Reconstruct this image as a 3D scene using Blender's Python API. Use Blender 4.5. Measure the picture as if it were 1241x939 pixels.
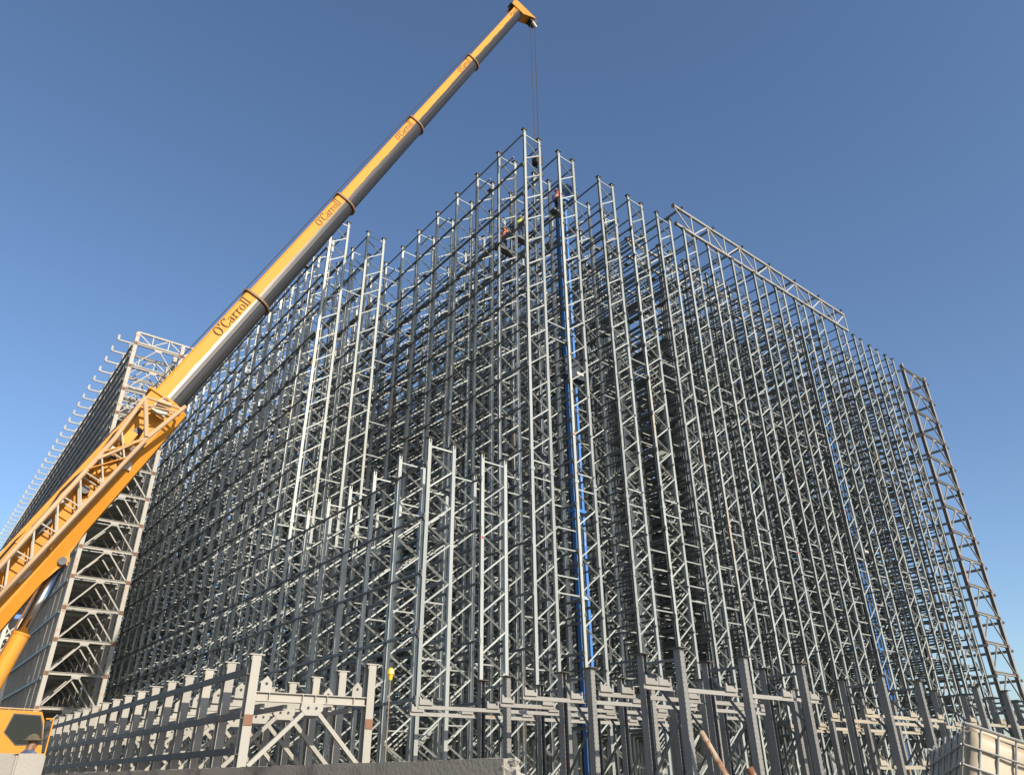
import bpy, bmesh, math, random
from mathutils import Vector, Matrix
random.seed(7)
for o in list(bpy.data.objects): bpy.data.objects.remove(o)
SC = bpy.context.scene
COL = SC.collection
EYE = 1.7                                   # camera height above the ground, metres

# ---------------------------------------------------------------- camera
YAW, PITCH, ROLL = math.radians(38.843), math.radians(28.0865), math.radians(-0.658)
CAM = Vector((-19.81, -23.30, EYE))
FWD = Vector((math.sin(YAW)*math.cos(PITCH), math.cos(YAW)*math.cos(PITCH), math.sin(PITCH)))
R0 = Vector((math.cos(YAW), -math.sin(YAW), 0)); U0 = R0.cross(FWD)
RGT = R0*math.cos(ROLL) + U0*math.sin(ROLL); UPV = -R0*math.sin(ROLL) + U0*math.cos(ROLL)
cd = bpy.data.cameras.new('camera'); cam = bpy.data.objects.new('camera', cd); COL.objects.link(cam)
cd.sensor_width = 36; cd.lens = 36*884.6/1241; cd.clip_end = 3000; cd.clip_start = 0.05
M = Matrix((RGT, UPV, -FWD)).transposed().to_4x4(); M.translation = CAM; cam.matrix_world = M
SC.camera = cam

# ---------------------------------------------------------------- sky, sun, exposure
SUN_AZ = math.radians(180.6); SUN_EL = math.radians(27)      # azimuth clockwise from +Y
sdir = Vector((math.sin(SUN_AZ)*math.cos(SUN_EL), math.cos(SUN_AZ)*math.cos(SUN_EL), math.sin(SUN_EL)))
W = bpy.data.worlds.new('World'); SC.world = W; W.use_nodes = True
nt = W.node_tree; bg = nt.nodes['Background']
sky = nt.nodes.new('ShaderNodeTexSky'); sky.sky_type = 'NISHITA'; sky.sun_disc = False
sky.sun_elevation = SUN_EL; sky.sun_rotation = SUN_AZ
sky.air_density = 1.0; sky.dust_density = 1.0; sky.ozone_density = 3.8; sky.altitude = 0
nt.links.new(sky.outputs[0], bg.inputs[0]); bg.inputs[1].default_value = 0.13
sd = bpy.data.lights.new('sun', 'SUN'); so = bpy.data.objects.new('sun', sd); COL.objects.link(so)
sd.energy = 5.0; sd.angle = math.radians(0.53); sd.color = (1.0, 0.90, 0.76)
so.rotation_euler = (-sdir).to_track_quat('-Z', 'Y').to_euler(); so.location = (0, -40, 80)
SC.view_settings.view_transform = 'Standard'; SC.view_settings.look = 'None'
SC.view_settings.exposure = 0.45; SC.view_settings.gamma = 1.0
SC.render.engine = 'CYCLES'

def px(x, y, X=None, Y=None, Z=None):
    """point of the place seen at photo pixel (x, y), where the ray meets the plane X=, Y= or Z= (height above ground)"""
    d = FWD + RGT*((x-620.5)/884.6) - UPV*((y-469.5)/884.6)
    if X is not None: t = (X-CAM.x)/d.x
    elif Y is not None: t = (Y-CAM.y)/d.y
    else: t = (Z-CAM.z)/d.z
    return CAM + d*t

# ---------------------------------------------------------------- materials
def mat(name, col, rough=.5, metal=0., var=.12, scale=3., rust=0., rustcol=(.24,.13,.06), bump=0., bscale=40., spec=.5, stretch=1.0):
    m = bpy.data.materials.new(name); m.use_nodes = True
    col = tuple(c*.86 for c in col)
    t = m.node_tree; n = t.nodes; l = t.links; b = n['Principled BSDF']
    b.inputs['Roughness'].default_value = rough; b.inputs['Metallic'].default_value = metal
    b.inputs['Specular IOR Level'].default_value = spec
    tc = n.new('ShaderNodeTexCoord'); oi = n.new('ShaderNodeObjectInfo')
    mp = n.new('ShaderNodeMapping'); mp.inputs['Scale'].default_value = (1, 1, stretch)
    add = n.new('ShaderNodeVectorMath'); add.operation = 'ADD'
    mul = n.new('ShaderNodeVectorMath'); mul.operation = 'SCALE'; mul.inputs[3].default_value = 37.
    cmb = n.new('ShaderNodeCombineXYZ')
    for i in range(3): l.new(oi.outputs['Random'], cmb.inputs[i])
    l.new(cmb.outputs[0], mul.inputs[0]); l.new(tc.outputs['Object'], add.inputs[0]); l.new(mul.outputs[0], add.inputs[1])
    l.new(add.outputs[0], mp.inputs[0])
    nz = n.new('ShaderNodeTexNoise'); nz.inputs['Scale'].default_value = scale; nz.inputs['Detail'].default_value = 5
    l.new(mp.outputs[0], nz.inputs['Vector'])
    # value variation: noise and one value per object
    ma = n.new('ShaderNodeMath'); ma.operation = 'ADD'; l.new(nz.outputs['Fac'], ma.inputs[0]); l.new(oi.outputs['Random'], ma.inputs[1])
    mr = n.new('ShaderNodeMapRange'); mr.inputs['From Min'].default_value = .2; mr.inputs['From Max'].default_value = 1.8
    mr.inputs['To Min'].default_value = 1-var; mr.inputs['To Max'].default_value = 1+var; l.new(ma.outputs[0], mr.inputs[0])
    hs = n.new('ShaderNodeHueSaturation'); hs.inputs['Color'].default_value = (*col, 1); l.new(mr.outputs[0], hs.inputs['Value'])
    out = hs.outputs[0]
    if rust > 0:
        n2 = n.new('ShaderNodeTexNoise'); n2.inputs['Scale'].default_value = scale*.6; n2.inputs['Detail'].default_value = 8
        n2.inputs['Roughness'].default_value = .65; l.new(mp.outputs[0], n2.inputs['Vector'])
        m2 = n.new('ShaderNodeMath'); m2.operation = 'MULTIPLY_ADD'; l.new(oi.outputs['Random'], m2.inputs[0]); m2.inputs[1].default_value = .22
        l.new(n2.outputs['Fac'], m2.inputs[2])
        cr = n.new('ShaderNodeMapRange'); cr.inputs['From Min'].default_value = .80-rust*.25; cr.inputs['From Max'].default_value = .92-rust*.25
        l.new(m2.outputs[0], cr.inputs[0])
        mx = n.new('ShaderNodeMix'); mx.data_type = 'RGBA'; l.new(cr.outputs[0], mx.inputs['Factor']); l.new(out, mx.inputs['A'])
        mx.inputs['B'].default_value = (*rustcol, 1); out = mx.outputs['Result']
    l.new(out, b.inputs['Base Color'])
    rr = n.new('ShaderNodeMapRange'); rr.inputs['To Min'].default_value = max(.02, rough-.1); rr.inputs['To Max'].default_value = min(1, rough+.12)
    l.new(nz.outputs['Fac'], rr.inputs[0]); l.new(rr.outputs[0], b.inputs['Roughness'])
    if bump > 0:
        n3 = n.new('ShaderNodeTexNoise'); n3.inputs['Scale'].default_value = bscale; n3.inputs['Detail'].default_value = 6
        l.new(tc.outputs['Object'], n3.inputs['Vector'])
        bp = n.new('ShaderNodeBump'); bp.inputs['Strength'].default_value = bump; bp.inputs['Distance'].default_value = .03
        l.new(n3.outputs['Fac'], bp.inputs['Height']); l.new(bp.outputs[0], b.inputs['Normal'])
    return m

GALV = mat('galvanised_steel', (.365,.385,.36), .45, .26, .32, 2., rust=.13, rustcol=(.42,.30,.17), stretch=.12)
GALVB = mat('galvanised_brace', (.385,.41,.385), .5, .15, .25, 2.)
RAIL = mat('shade_toned_galvanised_rail', (.14,.15,.143), .5, .12, .3, 2.)  # galvanised steel darkened so the colour carries the shade inside the racks
TIE = mat('galvanised_tie', (.32,.335,.315), .5, .15, .15, 2.)
BEIGE = mat('cream_painted_steel', (.345,.328,.285), .6, 0, .14, 2., rust=.12, rustcol=(.30,.17,.08))
BROWN = mat('brown_primer_plate', (.19,.095,.055), .8, 0, .4, 6.)
DARKST = mat('dark_girt_steel', (.10,.09,.075), .6, .1, .2, 3., rust=.2)
PLATE = mat('grey_station_steel', (.28,.27,.245), .6, 0, .15, 4., rust=.05)
LITRAIL = mat('sunlit_tint_rail', (.34,.305,.24), .6, 0, .12, 3., rust=.15)  # same rails as the grey stations, with sunlight put into the colour
YELLOW = mat('crane_yellow_paint', (.60,.255,.028), .55, 0, .16, 1.2, rust=.12, rustcol=(.30,.22,.14), spec=.2)
JIBPAINT = mat('faded_jib_paint', (.48,.32,.18), .6, 0, .15, 2., rust=.15, rustcol=(.45,.22,.07))
WHITEP = mat('white_lacing_paint', (.46,.43,.37), .55, 0, .1, 3.)
CHROME = mat('chrome_rod', (.55,.55,.55), .16, 1., .05, 2.)
DARK = mat('dark_metal', (.04,.04,.045), .5, .4, .2, 3.)
LETTER = mat('dark_grey_lettering', (.03,.03,.027), .7, 0, .25, 3., spec=.1)
COLLAR = mat('worn_collar_paint', (.20,.11,.045), .6, 0, .4, 4., rust=.3, rustcol=(.07,.055,.045))
LETTERF = mat('faded_lettering', (.10,.08,.06), .7, 0, .3, 3., spec=.1)
ROPE = mat('steel_rope', (.06,.05,.05), .7, .3, .2, 8.)
RUSTY = mat('rusty_pipe', (.20,.09,.04), .9, 0, .4, 6., rust=.5, rustcol=(.34,.27,.2), bump=.3)
CONC = mat('weathered_concrete', (.27,.245,.20), .9, 0, .25, 1.1, rust=.25, rustcol=(.13,.115,.10), bump=.45, bscale=14)
CONCL = mat('pale_concrete', (.33,.31,.27), .9, 0, .18, 2.5, rust=.2, rustcol=(.32,.29,.25), bump=.5, bscale=18)
GROUND = mat('dusty_ground', (.19,.165,.13), .95, 0, .25, .15, rust=.2, rustcol=(.16,.14,.11), bump=.5, bscale=3)
BLUE = mat('blue_mast_paint', (.05,.20,.56), .5, 0, .3, 2.2, rust=.55, rustcol=(.30,.38,.48), stretch=.5)
NAVY = mat('dark_mast_steel', (.03,.04,.055), .5, .2, .3, 2.)
TANK = mat('yellowed_plastic', (.46,.38,.26), .5, 0, .16, 2.2, rust=.2, rustcol=(.42,.30,.17))
CAGE = mat('galvanised_cage', (.36,.36,.34), .4, .5, .2, 6.)
WOOD = mat('grey_wood', (.25,.19,.12), .85, 0, .3, 5., bump=.3)
TYRE = mat('tyre_rubber', (.02,.02,.02), .85, 0, .2, 4.)
SKIN = mat('skin', (.30,.16,.10), .6, 0, .1, 4.)
ORANGE = mat('hi_vis_orange', (.85,.16,.03), .7, 0, .1, 5.)
LIME = mat('hi_vis_yellow', (.62,.72,.05), .7, 0, .1, 5.)
NAVYCLOTH = mat('dark_blue_cloth', (.02,.03,.06), .85, 0, .2, 8.)
BLUECLOTH = mat('blue_cloth', (.09,.13,.20), .85, 0, .2, 8.)
HELMY = mat('yellow_helmet', (.80,.50,.03), .3, 0, .03, 3.)
HELMW = mat('white_helmet', (.75,.75,.72), .3, 0, .03, 3.)
HELMR = mat('red_helmet', (.70,.05,.07), .3, 0, .03, 3.)
CAMO = mat('camo_hat', (.10,.085,.05), .9, 0, .6, 14., rust=.5, rustcol=(.03,.03,.02))
EYEM = mat('eye', (.02,.015,.01), .2)
REDM = mat('red_paint', (.5,.03,.03), .5)

def boom_material():
    """yellow side band with a worn lower edge over the bare greased belly of a telescopic boom section"""
    m = bpy.data.materials.new('boom_paint_and_bare_belly'); m.use_nodes = True
    t = m.node_tree; n = t.nodes; l = t.links; b = n['Principled BSDF']
    at = n.new('ShaderNodeAttribute'); at.attribute_name = 'girth'      # x: along the boom, y: depth across (1 top, -1 belly)
    sp = n.new('ShaderNodeSeparateXYZ'); l.new(at.outputs['Vector'], sp.inputs[0])
    sc = n.new('ShaderNodeVectorMath'); sc.operation = 'MULTIPLY'; sc.inputs[1].default_value = (1.1, 3.0, 1)
    l.new(at.outputs['Vector'], sc.inputs[0])
    nz = n.new('ShaderNodeTexNoise'); nz.inputs['Scale'].default_value = 1.0; nz.inputs['Detail'].default_value = 7; l.new(sc.outputs[0], nz.inputs['Vector'])
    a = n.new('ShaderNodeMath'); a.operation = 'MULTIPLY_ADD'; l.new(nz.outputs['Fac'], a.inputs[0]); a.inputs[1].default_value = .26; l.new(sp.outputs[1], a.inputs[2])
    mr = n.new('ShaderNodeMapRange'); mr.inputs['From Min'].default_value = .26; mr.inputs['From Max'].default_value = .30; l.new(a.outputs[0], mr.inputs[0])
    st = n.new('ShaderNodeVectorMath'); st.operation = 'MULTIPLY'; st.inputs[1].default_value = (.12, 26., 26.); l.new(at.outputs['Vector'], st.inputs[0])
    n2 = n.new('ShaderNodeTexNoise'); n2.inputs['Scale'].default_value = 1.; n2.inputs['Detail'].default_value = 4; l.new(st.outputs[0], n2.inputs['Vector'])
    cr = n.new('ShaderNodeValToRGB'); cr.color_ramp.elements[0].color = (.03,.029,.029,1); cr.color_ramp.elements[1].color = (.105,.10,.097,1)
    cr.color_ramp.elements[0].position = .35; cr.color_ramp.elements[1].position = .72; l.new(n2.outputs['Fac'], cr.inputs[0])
    # scuffs in the yellow band
    s3 = n.new('ShaderNodeVectorMath'); s3.operation = 'MULTIPLY'; s3.inputs[1].default_value = (.5, 7., 1); l.new(at.outputs['Vector'], s3.inputs[0])
    n3 = n.new('ShaderNodeTexNoise'); n3.inputs['Scale'].default_value = 1.3; n3.inputs['Detail'].default_value = 9; n3.inputs['Roughness'].default_value = .7; l.new(s3.outputs[0], n3.inputs['Vector'])
    c3 = n.new('ShaderNodeMapRange'); c3.inputs['From Min'].default_value = .62; c3.inputs['From Max'].default_value = .70; l.new(n3.outputs['Fac'], c3.inputs[0])
    my = n.new('ShaderNodeMix'); my.data_type = 'RGBA'; my.inputs['A'].default_value = (.55,.236,.028,1); my.inputs['B'].default_value = (.30,.20,.10,1); l.new(c3.outputs[0], my.inputs['Factor'])
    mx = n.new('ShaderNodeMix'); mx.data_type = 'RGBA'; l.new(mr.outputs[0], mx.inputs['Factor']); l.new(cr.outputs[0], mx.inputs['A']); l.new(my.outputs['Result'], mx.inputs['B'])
    l.new(mx.outputs['Result'], b.inputs['Base Color'])
    me = n.new('ShaderNodeMath'); me.operation = 'MULTIPLY_ADD'; l.new(mr.outputs[0], me.inputs[0]); me.inputs[1].default_value = -.5; me.inputs[2].default_value = .5
    l.new(me.outputs[0], b.inputs['Metallic'])
    ro = n.new('ShaderNodeMath'); ro.operation = 'MULTIPLY_ADD'; l.new(mr.outputs[0], ro.inputs[0]); ro.inputs[1].default_value = .24; ro.inputs[2].default_value = .34
    l.new(ro.outputs[0], b.inputs['Roughness']); b.inputs['Specular IOR Level'].default_value = .22
    return m
BOOM = boom_material()

def perforated_material():
    m = mat('perforated_post_steel', (.20,.198,.185), .6, 0, .2, 3., rust=.06)
    t = m.node_tree; n = t.nodes; l = t.links; b = n['Principled BSDF']
    tc = n.new('ShaderNodeTexCoord'); sp = n.new('ShaderNodeSeparateXYZ'); l.new(tc.outputs['Object'], sp.inputs[0])
    def M_(op, a, bb=None):
        x = n.new('ShaderNodeMath'); x.operation = op
        for i, v in enumerate((a, bb)):
            if v is None: continue
            if isinstance(v, (int, float)): x.inputs[i].default_value = v
            else: l.new(v, x.inputs[i])
        return x.outputs[0]
    zf = M_('ABSOLUTE', M_('SUBTRACT', M_('FRACT', M_('MULTIPLY', sp.outputs[2], 8.)), .5))     # rows of slots 125 mm apart
    xf = M_('ABSOLUTE', M_('SUBTRACT', M_('ABSOLUTE', sp.outputs[0]), .075))
    hole = M_('MULTIPLY', M_('LESS_THAN', zf, .13), M_('LESS_THAN', xf, .011))
    src = b.inputs['Base Color'].links[0].from_socket
    mx = n.new('ShaderNodeMix'); mx.data_type = 'RGBA'; l.new(hole, mx.inputs['Factor']); l.new(src, mx.inputs['A']); mx.inputs['B'].default_value = (.02,.02,.02,1)
    l.new(mx.outputs['Result'], b.inputs['Base Color'])
    return m
PERF = perforated_material()

def glass_material():
    m = bpy.data.materials.new('cab_glass'); m.use_nodes = True
    b = m.node_tree.nodes['Principled BSDF']; b.inputs['Base Color'].default_value = (.012,.018,.017,1)
    b.inputs['Roughness'].default_value = .08; b.inputs['Specular IOR Level'].default_value = .18
    return m
GLASS = glass_material()

# ---------------------------------------------------------------- mesh helpers
class MB:
    def __init__(s): s.v = []; s.f = []
    def add(s, vs, fs):
        k = len(s.v); s.v += [tuple(v) for v in vs]; s.f += [tuple(i+k for i in f) for f in fs]; return s
    def box(s, c, d):
        x, y, z = c; a, b, h = d[0]/2, d[1]/2, d[2]/2
        return s.add([(x+i*a, y+j*b, z+k*h) for k in (-1,1) for i, j in ((-1,-1),(1,-1),(1,1),(-1,1))],
                     [(0,3,2,1),(4,5,6,7),(0,1,5,4),(1,2,6,5),(2,3,7,6),(3,0,4,7)])
    def frame(s, p0, p1, up):
        p0 = Vector(p0); p1 = Vector(p1); d = (p1-p0).normalized(); up = Vector(up)
        sd_ = d.cross(up)
        if sd_.length < 1e-4: sd_ = d.cross(Vector((0,1,0)))
        sd_.normalize(); u = sd_.cross(d).normalized(); return p0, p1, sd_, u
    def ext(s, p0, p1, poly, up=(0,0,1)):
        """extrude a closed polygon of (side, up) points from p0 to p1"""
        p0, p1, a, u = s.frame(p0, p1, up); n = len(poly)
        vs = [p0+a*x+u*y for x, y in poly] + [p1+a*x+u*y for x, y in poly]
        fs = [(i, (i+1) % n, n+(i+1) % n, n+i) for i in range(n)] + [tuple(range(n-1,-1,-1)), tuple(range(n,2*n))]
        return s.add(vs, fs)
    def bar(s, p0, p1, w, h, up=(0,0,1)):
        return s.ext(p0, p1, [(-w/2,-h/2),(w/2,-h/2),(w/2,h/2),(-w/2,h/2)], up)
    def chan(s, p0, p1, w, h, up, t=.008):
        """channel, web at +up, open towards -up"""
        a, b = w/2, h/2
        return s.ext(p0, p1, [(-a,-b),(-a+t,-b),(-a+t,b-t),(a-t,b-t),(a-t,-b),(a,-b),(a,b),(-a,b)], up)
    def tube(s, p0, p1, r, n=8, r1=None):
        r1 = r if r1 is None else r1
        p0, p1, a, u = s.frame(p0, p1, (0,0,1))
        c = [(math.cos(2*math.pi*i/n), math.sin(2*math.pi*i/n)) for i in range(n)]
        return s.add([p0+(a*x+u*y)*r for x, y in c]+[p1+(a*x+u*y)*r1 for x, y in c],
                     [(i, (i+1) % n, n+(i+1) % n, n+i) for i in range(n)] + [tuple(range(n-1,-1,-1)), tuple(range(n,2*n))])
    def mesh(s, name, m, smooth=False):
        me = bpy.data.meshes.new(name); me.from_pydata(s.v, [], s.f); me.validate(); me.update()
        bm = bmesh.new(); bm.from_mesh(me); bmesh.ops.recalc_face_normals(bm, faces=bm.faces); bm.to_mesh(me); bm.free()
        if m: me.materials.append(m)
        if smooth:
            for p in me.polygons: p.use_smooth = True
        return me

def link(name, me, parent=None, loc=(0,0,0), rot=None, scale=None, kind=None, label=None):
    o = bpy.data.objects.new(name, me); COL.objects.link(o); o.location = loc
    if rot: o.rotation_euler = rot
    if scale: o.scale = scale
    if parent: o.parent = parent
    if kind: o['kind'] = kind
    if label: o['label'] = label
    return o
def thing(name, label, cat, loc=(0,0,0), group=None, me=None, rotz=0):
    o = link(name, me, None, loc); o['label'] = label; o['category'] = cat
    o.rotation_euler.z = rotz
    if group: o['group'] = group
    return o
def world(name, mb, m, parent, smooth=False, **k):
    """mesh given in world coordinates, hung under an unrotated parent"""
    o = link(name, mb.mesh(name, m, smooth), parent, **k)
    r = parent
    while r is not None:
        o.location -= r.location; r = r.parent
    return o

# ---------------------------------------------------------------- ground
g = MB(); N = 24
for i in range(N+1):
    for j in range(N+1): g.v.append((-900+1800*i/N, -700+1800*j/N, 0))
g.f = [(i*(N+1)+j, (i+1)*(N+1)+j, (i+1)*(N+1)+j+1, i*(N+1)+j+1) for i in range(N) for j in range(N)]
link('ground', g.mesh('ground', GROUND), kind='structure')
slab = MB().box((17, 50, .06), (62, 132, .12))
link('foundation_slab', slab.mesh('foundation_slab', CONC), kind='structure')

# ---------------------------------------------------------------- racking
HR = 33.37+EYE; SPL = 12.2+EYE; BAY = 2.26; W2 = .6; Z0 = .12
LEV = [30.6+EYE-2.17*k for k in range(14)]
def post_profile(a, b, t=.02):
    # C section, web on the -x side, open to +x with lips
    return [(-a,-b),(a,-b),(a,-b+.03),(-a+t,-b+t),(-a+t,b-t),(a,b-.03),(a,b),(-a,b)]
POST = [(x, y) for x, y in post_profile(.076, .066)]
def post_mesh(h, cap):
    mb = MB(); mb.ext((0,0,Z0), (0,0,h), [(x, y) for x, y in POST], (0,1,0))
    mb.box((0,0,Z0+.01), (.32,.28,.02))
    if cap: mb.box((0,0,h+.012), (.30,.26,.024)); mb.box((0,0,h-.09), (.024,.25,.16))
    if h > SPL: mb.box((0,0,SPL), (.225,.185,.16))
    return mb.mesh('upright_post', GALV)
PM = {(h, c): post_mesh(h, c) for h in (HR, SPL) for c in (False, True)}
cap = MB(); cap.box((0,0,.012), (.30,.26,.024)); cap.box((0,0,-.09), (.024,.25,.16)); CAPM = cap.mesh('cap_plate', DARKST)
BW = .058
DZ_UP, DZ_DN = .84, .66                     # rise of the rising and of the falling brace
up_mb = MB().chan((-.53,-.02,0), (.53,-.02,DZ_UP), BW, .045, (0,-1,0)); UPM = up_mb.mesh('brace', GALVB)
dn_mb = MB().chan((.53,.02,0), (-.53,.02,DZ_DN), BW, .05, (0,1,0)); DNM = dn_mb.mesh('brace', GALVB)
hz_mb = MB().chan((-.53,.0,0), (.53,.0,0), BW, .045, (0,-1,0)); HZM = hz_mb.mesh('brace', GALVB)
def braces(h):
    out = []; z = 1.33
    while z+DZ_UP+DZ_DN < h-.1:
        if not (abs(z-SPL) < .4 or abs(z+DZ_UP-SPL) < .3):
            out.append((UPM, up_mb, z))
        out.append((DNM, dn_mb, z+DZ_UP)); z += 1.5
    out.append((HZM, hz_mb, h-.32)); out.append((HZM, hz_mb, .5))
    if h > SPL: out += [(HZM, hz_mb, SPL+.42), (HZM, hz_mb, SPL-.38)]
    return out
def lattice(h):
    mb = MB()
    for _, src, z in braces(h): mb.add([(x, y, zz+z) for x, y, zz in src.v], src.f)
    return mb.mesh('bracing', GALVB)
LATT = {h: lattice(h) for h in (HR, SPL)}
RAILM = {}
def rail_mesh(n, kind):
    k = (n, kind)
    if k not in RAILM:
        L = n*BAY
        if kind == 'rail': poly = [(-.022,-.055),(.095,-.055),(.095,-.035),(0,-.035),(0,.055),(-.022,.055)]
        else: poly = [(-.03,-.04),(.03,-.04),(.03,.04),(-.03,.04)]
        RAILM[k] = MB().ext((0,-.12,0), (0,L+.12,0), poly).mesh(kind, RAIL)
    return RAILM[k]
BRK = {}
def bracket_mesh(nb, levels, step=1):
    k = (nb, len(levels), step)
    if k not in BRK:
        mb = MB(); rnd = random.Random(3)
        for s in (-1, 1):
            for b in range(0, nb, step):
                for z in levels:
                    mb.box((s*(W2+.11), b*BAY, z-.02), (.05, .20, .26))
                    if rnd.random() < .22: mb.box((s*(W2+.16), b*BAY+rnd.uniform(.2,.9), z+.14), (.30, .34, .07))
        BRK[k] = mb.mesh('rail_brackets', RAIL)
    return BRK[k]

ROWS = [-5.4, -2.7, 0, 2.72, 6.16, 8.88, 11.60, 14.31, 17.03, 19.75, 22.46, 25.18, 27.93, 30.63, 34.07, 36.82, 39.60, 42.32]
ORD = ['corner','second','third','fourth','fifth','sixth','seventh','eighth','ninth','tenth','eleventh','twelfth','thirteenth','fourteenth','fifteenth','sixteenth']
def row_label(i):
    if i == 0: return 'galvanised rack row stepping down to short front frames beside the cream stub columns'
    if i == 1: return 'galvanised rack row with short front frames, next to the tall corner row'
    if i == 2: return 'tall galvanised corner rack row directly under the crane rope'
    if i == 3: return 'second tall galvanised rack row from the corner, beside the blue mast'
    if i == 4: return 'third tall galvanised rack row from the corner, across the blue mast aisle'
    if i == len(ROWS)-1: return 'last galvanised rack row before the end wall frame, sixteenth from the corner'
    return ORD[i-2] + ' tall galvanised rack row from the corner' + (' under the roof truss' if 7 <= i <= 14 else ' with open tops')
STUBS = {1, 2, 4, 5, 7}
prnd = random.Random(21)
TAGM = [MB().box((0,0,0), (.10,.006,q)).mesh('tag', m_) for q, m_ in ((.14, WHITEP), (.2, JIBPAINT), (.09, REDM))]
for ri, x0 in enumerate(ROWS):
    nb = 46 if ri < 6 else (30 if ri < 12 else 24)
    root = thing('rack_row', row_label(ri), 'pallet rack', (x0+W2, 0, 0), 'galvanised rack rows of the high bay store')
    low = 6 if ri < 2 else 0
    single = 5 if ri < 3 else 1
    for b in range(nb):
        h = SPL if b < low else HR
        y = b*BAY
        near = b < 8
        for s in (-1, 1):
            p = link('upright_post', PM[(h, not near)], root, (s*W2, y, 0), (0, 0, 0 if s < 0 else math.pi))
            p.rotation_euler.x = prnd.gauss(0, .0009); p.rotation_euler.y = prnd.gauss(0, .0007)
            if near: link('cap_plate', CAPM, p, (0, 0, h))
            if b < 2 and prnd.random() < .45: link('tag', TAGM[prnd.randrange(3)], p, (0, (-.070 if s < 0 else .070), prnd.uniform(3, h-2)))
        if b < single:
            for me, _, z in braces(h): link('brace', me, root, (0, y, z))
        else:
            link('bracing', LATT[h], root, (0, y, 0), kind='stuff')
    for s in (-1, 1):
        for z in LEV:
            st = low if z > SPL else 0
            o = link('rail', rail_mesh(nb-1-st, 'rail'), root, (s*(W2+.12), st*BAY, z), None, (s, 1, 1))
        for z in (LEV if ri > 2 else []):
            st = low if z > SPL else 0
            link('guide_rail', rail_mesh(nb-1-st, 'guide_rail'), root, (s*(W2-.07), st*BAY, z-.62))
        link('tie_rail', rail_mesh(nb-1-low, 'tie_rail'), root, (s*(W2+.09), low*BAY, 32.98+EYE-.1))
    lv = [z for z in LEV if z < SPL]
    link('rail_brackets', bracket_mesh(nb-low, LEV), root, (0, low*BAY, 0), kind='stuff')
    if low: link('rail_brackets', bracket_mesh(low, lv), root, (0, 0, 0), kind='stuff')
    if ri == 2:
        sm = MB().tube((0,-1.15,0), (0,0,0), .045, 8).mesh('stub_rail', TIE)
        for b in STUBS: link('stub_rail', sm, root, (-W2+.16, b*BAY, 32.2+EYE))
    # ties across the narrow aisle to the next row
    if ri+1 < len(ROWS) and ROWS[ri+1]-x0 < 3:
        gap = ROWS[ri+1]-x0-1.2
        tm = MB().chan((.1,0,0), (gap-.1,0,0), .06, .05, (0,-1,0)).mesh('cross_tie', TIE)
        if ri >= 2:
            for z in (10.55, 9.63, 8.40, 7.66, 21.4, 20.5):
                link('cross_tie', tm, root, (W2, .09, z-(.0 if ri % 2 else .75)+EYE))
        mb = MB(); rnd = random.Random(ri)
        for b in range(1, nb):
            for z in LEV:
                if low and b < low and z > SPL: continue
                if rnd.random() < .45: mb.bar((W2+.1, b*BAY+.1, z-.45), (W2+gap-.1, b*BAY+.1, z-.45), .05, .06)
        link('cross_ties', mb.mesh('cross_ties', TIE), root, kind='stuff')

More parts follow.
